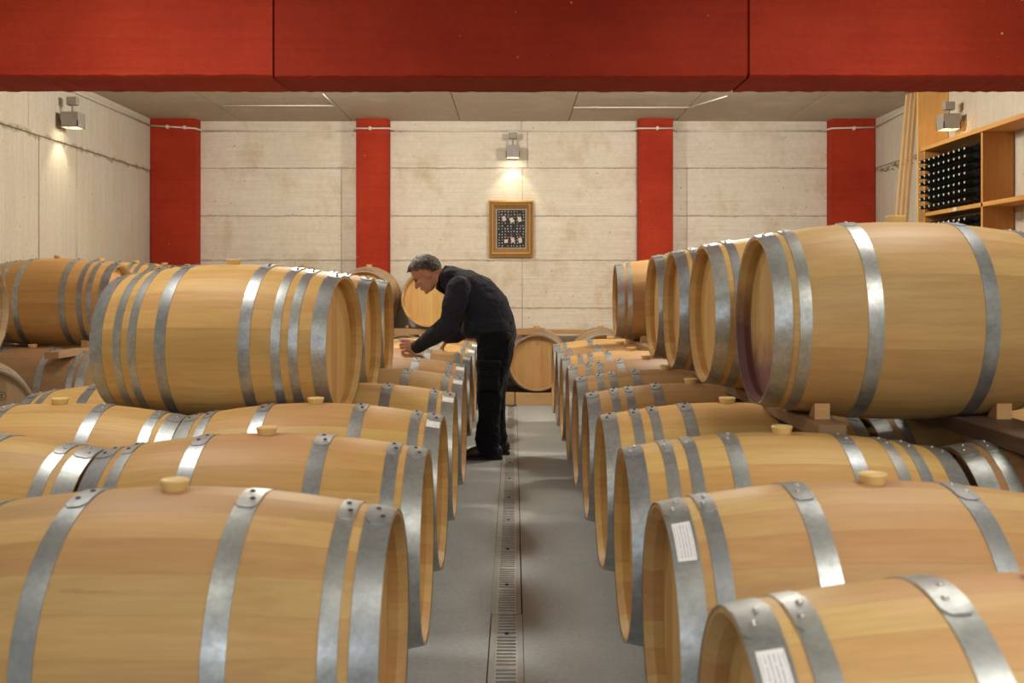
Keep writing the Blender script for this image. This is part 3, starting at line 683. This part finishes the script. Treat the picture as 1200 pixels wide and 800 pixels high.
pr = obj('print', bx(-pw/2, pw/2, -.014, -.012, H_/2-ph/2, H_/2+ph/2), M['print_black'], pic)
bm = bmesh.new()
for i in range(9):
    for k in range(13):
        if random.random() < .12: continue
        x = (-.5+(i+.5)/9)*pw*.97 + random.uniform(-.004, .004); z = H_/2+(-.5+(k+.5)/13)*ph*.98+random.uniform(-.003, .003); s = random.uniform(.0035, .006)
        box(bm, x-s, x+s, -.0145, -.014, z-s, z+s)
tag(obj('printed_dots', bm, M['dot'], pr), 'rows of small white dots', kind='stuff')
for i, (u, v, ang) in enumerate(((.25, .77, .5), (.52, .73, .45), (.80, .75, .25), (.32, .17, .05), (.56, .20, .2), (.82, .19, .12))):
    bm = bmesh.new(); box(bm, -.019, .019, -.0152, -.0145, -.026 if i != 3 else -.018, .026 if i != 3 else .018)
    bmesh.ops.rotate(bm, verts=bm.verts, cent=(0, 0, 0), matrix=Matrix.Rotation(-ang, 3, 'Y'))
    bmesh.ops.translate(bm, verts=bm.verts, vec=((u-.5)*pw, 0, H_/2+(v-.5)*ph))
    obj('printed_label', bm, M['lab1' if i in (1, 2, 3) else 'lab2'], pr)
    bm = bmesh.new(); box(bm, -.006, .006, -.0150, -.0145, .035, .085); bmesh.ops.rotate(bm, verts=bm.verts, cent=(0, 0, 0), matrix=Matrix.Rotation(-ang, 3, 'Y'))
    bmesh.ops.translate(bm, verts=bm.verts, vec=((u-.5)*pw, 0, H_/2+(v-.5)*ph-(.01 if i > 2 else .02)))
    obj('printed_bottle_neck', bm, M['print_red'], pr)

# ------------------------------------------------------------------ wine rack on the right wall
RX0, RX1 = 3.65, 3.895
rk = empty('wine_rack', (RX1-.12, 7.9, 0), 'orange pine wine rack along the right wall, its left bay full of dark bottles', 'rack')
PN = (.62, .335, .095)
def rpart(name, x0, x1, y0, y1, z0, z1, axis='y', tone=PN, label=None):
    l = rk.location; o = obj(name, bx(x0-l.x, x1-l.x, y0-l.y, y1-l.y, z0, z1, bev=.002), M['timber_'+axis], rk, False, (*tone, 0)); tag(o, label); return o
ZT, ZM, ZB = H+1.235, H+.652, H+.36
YE = 6.1
rpart('shelf_board', RX0-.015, RX1, YE, 8.90, ZT-.035, ZT); rpart('shelf_board', RX0, RX1, YE, 8.86, ZM-.035, ZM); rpart('shelf_board', RX0, RX1, YE, 8.86, ZB-.03, ZB); rpart('shelf_board', RX0, RX1, YE, 8.86, .3, .33)
for y in (8.84, 7.78, YE+.01): rpart('upright', RX0, RX1, y-.03 if y < 8.8 else y, y if y < 8.8 else y+.03, 0.001, ZT-.036, 'z')
for y, z in ((7.0, ZM), (8.23, ZM)):
    l = rk.location; tag(obj('price_tag', bx(RX0-l.x-.004, RX0-l.x-.0005, y-l.y-.035, y-l.y+.035, z-.033, z-.002), M['dot'], rk), 'blank white tag')
pl = obj('pine_panel', bx(-.135, .135, -.015, .015, 0, CZ-.005, bev=.002), M['timber_z'], None, False, (.74, .48, .18, 0)); pl.location = (3.755, 8.93, .0)
tag(pl, 'tall pine board standing upright at the end of the wine rack', 'board')
for i, (xt, xo) in enumerate(((1073.5, .0), (1068.5, -.03), (1063.5, -.06))):
    d = 9.12+i*.05; top = Vector((xrel(xt, d), d, CZ-.03)); bot = Vector((top.x-.235+xo*.5, d-.02, .012))
    o = obj('leaning_batten', (lambda b_: (box(b_, -.013, .013, -.016, .016, 0, (top-bot).length, bev=.002), b_)[1])(bmesh.new()), M['timber_z'], None, False, (.66, .47, .24, 0))
    o.location = bot; o.rotation_euler = (math.atan2(-(top-bot).y, (top-bot).z)*-1*-1, math.atan2((top-bot).x, (top-bot).z), 0)
    tag(o, ['slim pale batten leaning on the right wall, the one nearest the pine board', 'middle one of the three slim pale battens leaning by the pine board', 'slim pale batten leaning on the right wall, farthest from the pine board'][i], 'batten', 'battens leaning beside the rack')
# bottles: axis along -x, base to the wall
BR = .0385
bprof = [(0, 0), (.034, 0), (BR, .006), (BR, .185), (.034, .205), (.018, .232), (.0145, .245), (.0145, .298), (0, .298)]
fprof = [(.0152, .240), (.0156, .297), (.0156, .300)]
def lathe_x(prof, seg=16):
    bm = bmesh.new(); rows = [[(-l, r*math.cos(2*PI*i/seg), BR + r*math.sin(2*PI*i/seg)) for l_ in (0,)] for i in range(1) for r, l in prof] if False else None
    rows = [[(-l, r*math.cos(2*PI*i/seg), BR+r*math.sin(2*PI*i/seg)) for i in range(seg+1)] for r, l in prof]
    grid_faces(bm, rows); bmesh.ops.remove_doubles(bm, verts=bm.verts, dist=1e-6); return bm
me_b = to_mesh('wine_bottle', lathe_x(bprof), M['glass']); me_f = to_mesh('foil_capsule', lathe_x(fprof), M['foil'])
bm = bmesh.new(); cyl(bm, (-.298, 0, BR), (-.3025, 0, BR), .0105, .0095, 10); me_e = to_mesh('capsule_top', bm, M['foil_end'])
rown = ['bottom', 'second', 'third', 'fourth', 'fifth', 'sixth', 'top']
def bottles(z0, rows, where):
    for r in range(rows):
        for k in range(10 if r % 2 == 0 else 9+(r % 2)*0+1):
            y = 8.79 - k*.0965 - (.0 if r % 2 == 0 else .047)
            if y < 7.83: continue
            o = link_mesh('wine_bottle', me_b); o.location = (RX1-.008 - (0 if r % 2 == 0 else .02)*1 , y, z0+.0005+r*.0672)
            rn = rown[r] if rows == 7 else ['bottom', 'middle', 'top'][r]
            tag(o, 'dark bottle in the %s row of the %s bay, %s from its far end' % (rn, where, ordn[k]), 'bottle', 'wine bottles lying in the %s bay of the rack' % where)
            f = link_mesh('foil_capsule', me_f, o); tag(link_mesh('capsule_top', me_e, f), 'pale capsule top')
bottles(ZM, 7, 'upper'); bottles(ZB, 3, 'lower')
# scribbled marks on the right wall
bm = bmesh.new(); yy = 9.35; z = zrel(196, 9.9)
for i in range(26):
    y0 = 10.55 - i*.045; 
    if i % 7 == 5: continue
    z0 = zrel(198, 10.3)+.018*math.sin(i*1.7)+.02*i/26; cyl(bm, (WX1-.006, y0, z0), (WX1-.006, y0-.04, z0+.02*math.cos(i*2.3)), .0035, seg=5)
tag(obj('wall_scribble', bm, M['black']), 'dark handwritten scribble on the right wall beside the red corner column', 'marking')

# ------------------------------------------------------------------ the man
MD = 6.86
man = empty('person', (xrel(575, MD), MD, 0), 'grey-haired man in navy sweater and black trousers bending over a barrel, hand on its bung', 'person')
def PX(px, py, d=MD): return Vector(((px-602)*d/F, d, H+(335-py)*d/F))
def tube(bm, pts, rad, seg=20, cap=True, yax=Vector((0, 1, 0))):
    """pts: centres; rad: (in-plane radius, sideways radius)"""
    pts = [Vector(p) for p in pts]; rad = [(r, r) if isinstance(r, (int, float)) else r for r in rad]
    P_, R_ = [], []
    if cap:
        t = (pts[0]-pts[1]).normalized(); r = min(rad[0])
        for q, s in ((.97, .25), (.8, .6), (.45, .89)): P_.append(pts[0]+t*r*q); R_.append((rad[0][0]*s, rad[0][1]*s))
    P_ += pts; R_ += rad
    if cap:
        t = (pts[-1]-pts[-2]).normalized(); r = min(rad[-1])
        for q, s in ((.45, .89), (.8, .6), (.97, .25)): P_.append(pts[-1]+t*r*q); R_.append((rad[-1][0]*s, rad[-1][1]*s))
    rings = []
    for i, p in enumerate(P_):
        t = (P_[min(i+1, len(P_)-1)]-P_[max(i-1, 0)]).normalized()
        v = (yax - t*yax.dot(t)).normalized(); u = v.cross(t)
        rings.append([bm.verts.new(p+u*R_[i][0]*math.cos(2*PI*k/seg)+v*R_[i][1]*math.sin(2*PI*k/seg)) for k in range(seg)])
    for a, b_ in zip(rings[:-1], rings[1:]):
        for k in range(seg): bm.faces.new((a[k], a[(k+1) % seg], b_[(k+1) % seg], b_[k]))
    bm.faces.new(rings[0][::-1]); bm.faces.new(rings[-1])
def ell(bm, mat4, c, r, rot=None):
    m_ = mat4 @ Matrix.Translation(c)
    if rot: m_ = m_ @ rot
    m_ = m_ @ Matrix.Diagonal((*r, 1))
    bmesh.ops.create_icosphere(bm, subdivisions=3, radius=1, matrix=m_)
def remesh(name, bm, voxel, mat, parent, smooth=4, disp=None):
    bmesh.ops.recalc_face_normals(bm, faces=bm.faces)
    me = bpy.data.meshes.new(name); bm.to_mesh(me); bm.free()
    t = bpy.data.objects.new('tmp', me); C.objects.link(t)
    r = t.modifiers.new('r', 'REMESH'); r.mode = 'VOXEL'; r.voxel_size = voxel; r.use_smooth_shade = True
    s = t.modifiers.new('s', 'SMOOTH'); s.iterations = smooth; s.factor = .5
    if disp:
        tx = bpy.data.textures.new(name, 'CLOUDS'); tx.noise_scale = disp[0]; tx.noise_depth = 2
        dm = t.modifiers.new('d', 'DISPLACE'); dm.texture = tx; dm.strength = disp[1]; dm.texture_coords = 'LOCAL'
    dg = bpy.context.evaluated_depsgraph_get(); me2 = bpy.data.meshes.new_from_object(t.evaluated_get(dg)); me2.name = name
    bpy.data.objects.remove(t)
    me2.materials.clear(); me2.materials.append(M[mat])
    for p in me2.polygons: p.use_smooth = True
    o = link_mesh(name, me2, parent); rel(o, man); return o
# head frame: columns forward, side, up
hc = PX(499, 321, MD+.02)
fwd = Vector((-.80, -.05, -.60)).normalized(); upv = Vector((-.60, 0, .80)); side = upv.cross(fwd).normalized(); upv = fwd.cross(side)
HM = Matrix(((fwd.x, side.x, upv.x, hc.x), (fwd.y, side.y, upv.y, hc.y), (fwd.z, side.z, upv.z, hc.z), (0, 0, 0, 1)))
def hp(f, s, u): return HM @ Vector((f, s, u))
dN, dF = MD-.17, MD+.17           # near and far shoulder depth
sN, eN, wN = PX(538, 338, dN), PX(525, 382, dN-.03), PX(488, 407, MD-.02)
sF, eF, wF = PX(541, 339, dF), PX(545, 388, dF+.06), PX(523, 398, dF+.12)
bm = bmesh.new()
spine = [PX(582, 390), PX(577, 374), PX(566, 357), PX(552, 344), PX(538, 335), PX(527, 328)]
tube(bm, spine, [(.11, .135), (.12, .135), (.12, .14), (.11, .15), (.075, .14), (.05, .06)])
tube(bm, [PX(530, 330), PX(519, 325), hp(-.03, 0, -.04)], [.066, .064, .060])
ell(bm, HM, (-.012, 0, .035), (.097, .076, .086)); ell(bm, HM, (.022, 0, -.030), (.068, .060, .082))
ell(bm, HM, (.030, 0, -.085), (.046, .046, .032)); ell(bm, HM, (.068, 0, -.100), (.018, .022, .016))            # jaw and chin
ell(bm, HM, (.072, 0, .015), (.020, .052, .012))                                                          # brow
tube(bm, [hp(.080, 0, .010), hp(.097, 0, -.018), hp(.109, 0, -.034)], [(.008, .008), (.010, .011), (.012, .015)], seg=12)  # nose
for s in (-1, 1):
    ell(bm, HM, (.096, s*.012, -.038), (.009, .008, .007))
    ell(bm, HM, (.064, s*.034, -.022), (.024, .022, .020))                                               # cheeks
    ell(bm, HM, (-.010, s*.080, -.008), (.022, .010, .035), Matrix.Rotation(.2, 4, 'Y'))                    # ears
    ell(bm, HM, (-.018, s*.085, .006), (.014, .008, .017)); ell(bm, HM, (-.004, s*.080, -.032), (.009, .006, .010))
ell(bm, HM, (.083, 0, -.062), (.012, .026, .0065)); ell(bm, HM, (.080, 0, -.074), (.012, .023, .0065))       # lips
# arms and legs under the clothes
tube(bm, [sN, eN, wN], [.052, .042, .029]); tube(bm, [sF, eF, wF], [.052, .042, .029])
hN, kN, aN = PX(581, 396, MD-.085), PX(574, 456, MD-.09), PX(572, 519, MD-.085)
hF, kF, aF = PX(583, 396, MD+.085), PX(578, 456, MD+.10), PX(581, 517, MD+.12)
tube(bm, [hN, kN, aN], [.085, .055, .042]); tube(bm, [hF, kF, aF], [.085, .055, .042])
for a in (aN, aF): tube(bm, [Vector((a.x+.02, a.y, .06)), Vector((a.x-.09, a.y, .05))], [(.035, .035), (.025, .035)])
# near hand: back of the hand to the camera, fingers closing round the bung
W0 = wN; K = PX(478, 404, MD+.01)
tube(bm, [W0, PX(484, 406, MD-.01), K], [(.024, .020), (.038, .017), (.040, .014)])
for i in range(4):
    kz = K + Vector((.004*abs(i-1.3), 0, .031-.0205*i))
    L = (.040, .044, .041, .034)[i]
    p1 = kz + Vector((-L, -.004, .002-.004*i)); p2 = p1+Vector((-.014, .024, -.006)); p3 = p2+Vector((.008, .022, -.006))
    tube(bm, [kz+Vector((.012, 0, 0)), kz, p1, p2, p3], [.0095, .0092, .0085, .0078, .007], seg=10, yax=Vector((.1, .3, 1)))
tk = PX(483, 400, MD+.03)
tube(bm, [tk, tk+Vector((-.03, .030, .012)), tk+Vector((-.055, .042, -.006)), tk+Vector((-.068, .045, -.02))], [.015, .0125, .0105, .009], seg=10, yax=Vector((.1, .3, 1)))
# far hand hanging with loosely curled fingers
dFh = dF+.13
tube(bm, [wF, PX(521.5, 401, dFh), PX(520, 404, dFh)], [(.020, .024), (.017, .036), (.014, .038)])
for i in range(4):
    b0 = PX(520, 404.5, dFh-.030+.020*i); L = (.032, .037, .034, .026)[i]
    p1 = b0+Vector((-.006, 0, -L)); p2 = p1+Vector((.004, 0, -.020)); p3 = p2+Vector((.012, 0, -.014))
    tube(bm, [b0+Vector((0, 0, .012)), b0, p1, p2, p3], [.0092, .009, .0083, .0076, .007], seg=10)
tube(bm, [PX(520.5, 402, dFh-.03), PX(518, 405.5, dFh-.05), PX(516.5, 408.5, dFh-.055)], [.013, .011, .009], seg=10)
remesh('body', bm, .0042, 'skin', man, smooth=2)
# eyes and brows
bm = bmesh.new()
for s in (-1, 1): ell(bm, HM, (.082, s*.030, .000), (.008, .012, .0055))
o = obj('eyes', bm, M['eye'], man, True); rel(o, man)
bm = bmesh.new()
for s in (-1, 1): tube(bm, [hp(.088, s*.016, .014), hp(.088, s*.032, .019), hp(.074, s*.048, .014)], [.0035, .0045, .003], seg=8)
o = obj('eyebrows', bm, M['hair'], man, True); rel(o, man)
# hair: cap over skull with a ragged fringe
bm = bmesh.new()
bmesh.ops.create_icosphere(bm, subdivisions=5, radius=1, matrix=Matrix.Identity(4))
dl = []
for v in bm.verts:
    f, s, u = v.co
    if (u < .10 - .95*f*-1*0 and f > .15) or (f > .62 and u < .45) or u < -.80 or (f > -.30 and u < -.28) or (f > -.05 and u < -.02) or (f > -.5 and u < -.55) or (f > .45 and u < .30): dl.append(v)
bmesh.ops.delete(bm, geom=dl, context='VERTS')
for v in bm.verts:
    f, s, u = v.co; n_ = random.uniform(-.0025, .0035) + .003*math.sin(f*23+s*9)*math.sin(u*17)
    k = 1 + n_/.09
    v.co = HM @ Vector((-.012+f*.107*k, s*.083*k, .034+u*.100*k))
g = bmesh.ops.solidify(bm, geom=bm.faces, thickness=.012)
o = obj('hair', bm, M['hair'], man, True); rel(o, man)
# sweater
bm = bmesh.new()
sp2 = [PX(583, 391), PX(578, 380), PX(570, 362), PX(557, 346), PX(541, 335), PX(529, 328)]
tube(bm, sp2, [(.135, .170), (.152, .172), (.165, .180), (.155, .190), (.128, .185), (.098, .125)], seg=28)
tube(bm, [PX(552, 385), PX(562, 372), PX(560, 355)], [(.07, .13), (.10, .14), (.10, .14)])
ell(bm, Matrix.Identity(4), sN+Vector((.005, .02, 0)), (.085, .075, .085)); ell(bm, Matrix.Identity(4), sF+Vector((.005, -.02, 0)), (.085, .075, .085))
tube(bm, [sN, sN.lerp(eN, .5), eN, eN.lerp(wN, .5), wN+Vector((.004, 0, 0))], [.084, .080, .070, .060, .044])
tube(bm, [sF, sF.lerp(eF, .5), eF, eF.lerp(wF, .5), wF+Vector((.004, 0, .01))], [.080, .074, .064, .054, .042])
# creases at elbow
for q, r in ((.05, .075), (.2, .069), (.38, .064), (.6, .057)):
    c = eN.lerp(wN, q); tube(bm, [c-(wN-eN).normalized()*.008, c+(wN-eN).normalized()*.008], [r, r*.985])
remesh('sweater', bm, .007, 'sweater', man, smooth=3, disp=(.07, .016))
bm = bmesh.new()
tube(bm, [PX(529, 330), PX(521, 326.5), PX(516, 324.5)], [(.102, .10), (.096, .086), (.086, .077)], cap=False, seg=28); g = bmesh.ops.solidify(bm, geom=bm.faces, thickness=.008)
o = obj('collar', bm, M['collar'], man, True); rel(o, man)
# trousers
bm = bmesh.new()
tube(bm, [PX(580, 384), PX(580, 396), PX(580, 408)], [(.145, .165), (.138, .168), (.11, .15)], seg=28)
for h_, k_, a_, s in ((hN, kN, aN, -1), (hF, kF, aF, 1)):
    tube(bm, [h_, h_.lerp(k_, .5), k_, k_.lerp(a_, .5), a_.lerp(k_, .12), a_+Vector((0, 0, -.035))], [(.125, .10), (.112, .10), (.090, .085), (.077, .078), (.074, .076), (.080, .078)], seg=24)
    for q, r in ((.72, .081), (.84, .083), (.94, .088)):
        c = k_.lerp(a_, q); tube(bm, [c+Vector((-.004, 0, .012)), c+Vector((-.004, 0, -.008))], [r, r*.97])
tr = remesh('trousers', bm, .008, 'trousers', man, smooth=3, disp=(.08, .018))
bm = bmesh.new(); c = PX(575, 440, MD-.188); box(bm, c.x-.075, c.x+.06, c.y-.018, c.y+.03, c.z-.10, c.z+.06, bev=.012)
o = obj('cargo_pocket', bm, M['trousers'], man); rel(o, man)
bm = bmesh.new(); box(bm, c.x-.085, c.x+.068, c.y-.032, c.y+.02, c.z+.045, c.z+.10, bev=.01); o = obj('pocket_flap', bm, M['trousers'], man); rel(o, man)
# shoes
for a, toe, nm in ((aN, PX(541, 530, MD-.085).x, 1), (aF, aF.x-.16, 2)):
    bm = bmesh.new(); y = a.y; xh = a.x+.065
    tube(bm, [Vector((xh, y, .055)), Vector((xh-.08, y, .062)), Vector((xh-.17, y, .048)), Vector((toe+.03, y, .036))], [(.044, .036), (.048, .040), (.036, .046), (.022, .040)])
    tube(bm, [Vector((xh-.035, y, .05)), Vector((xh-.04, y, .11))], [.045, .045])
    for v in bm.verts: v.co.z = max(v.co.z, .014)
    sh = remesh('shoe', bm, .006, 'shoe', man, smooth=2)
    bm = bmesh.new(); n_ = 24; prof_ = []
    L = xh+.034-(toe-.0); cx = (xh+.034+toe)/2
    for i in range(n_):
        t = 2*PI*i/n_; xx = cx+L/2*math.cos(t); wd = .047*(1 if math.cos(t) < .2 else .86)*abs(math.sin(t))**.6*(1 if math.sin(t) > 0 else -1)
        prof_.append((xx, y+wd))
    va = [bm.verts.new((a_, b_, 0.0)) for a_, b_ in prof_]; vb = [bm.verts.new((a_, b_, .02)) for a_, b_ in prof_]
    bm.faces.new(va[::-1]); bm.faces.new(vb)
    for i in range(n_): bm.faces.new((va[i], va[(i+1) % n_], vb[(i+1) % n_], vb[i]))
    so = obj('sole', bm, M['sole'], sh)
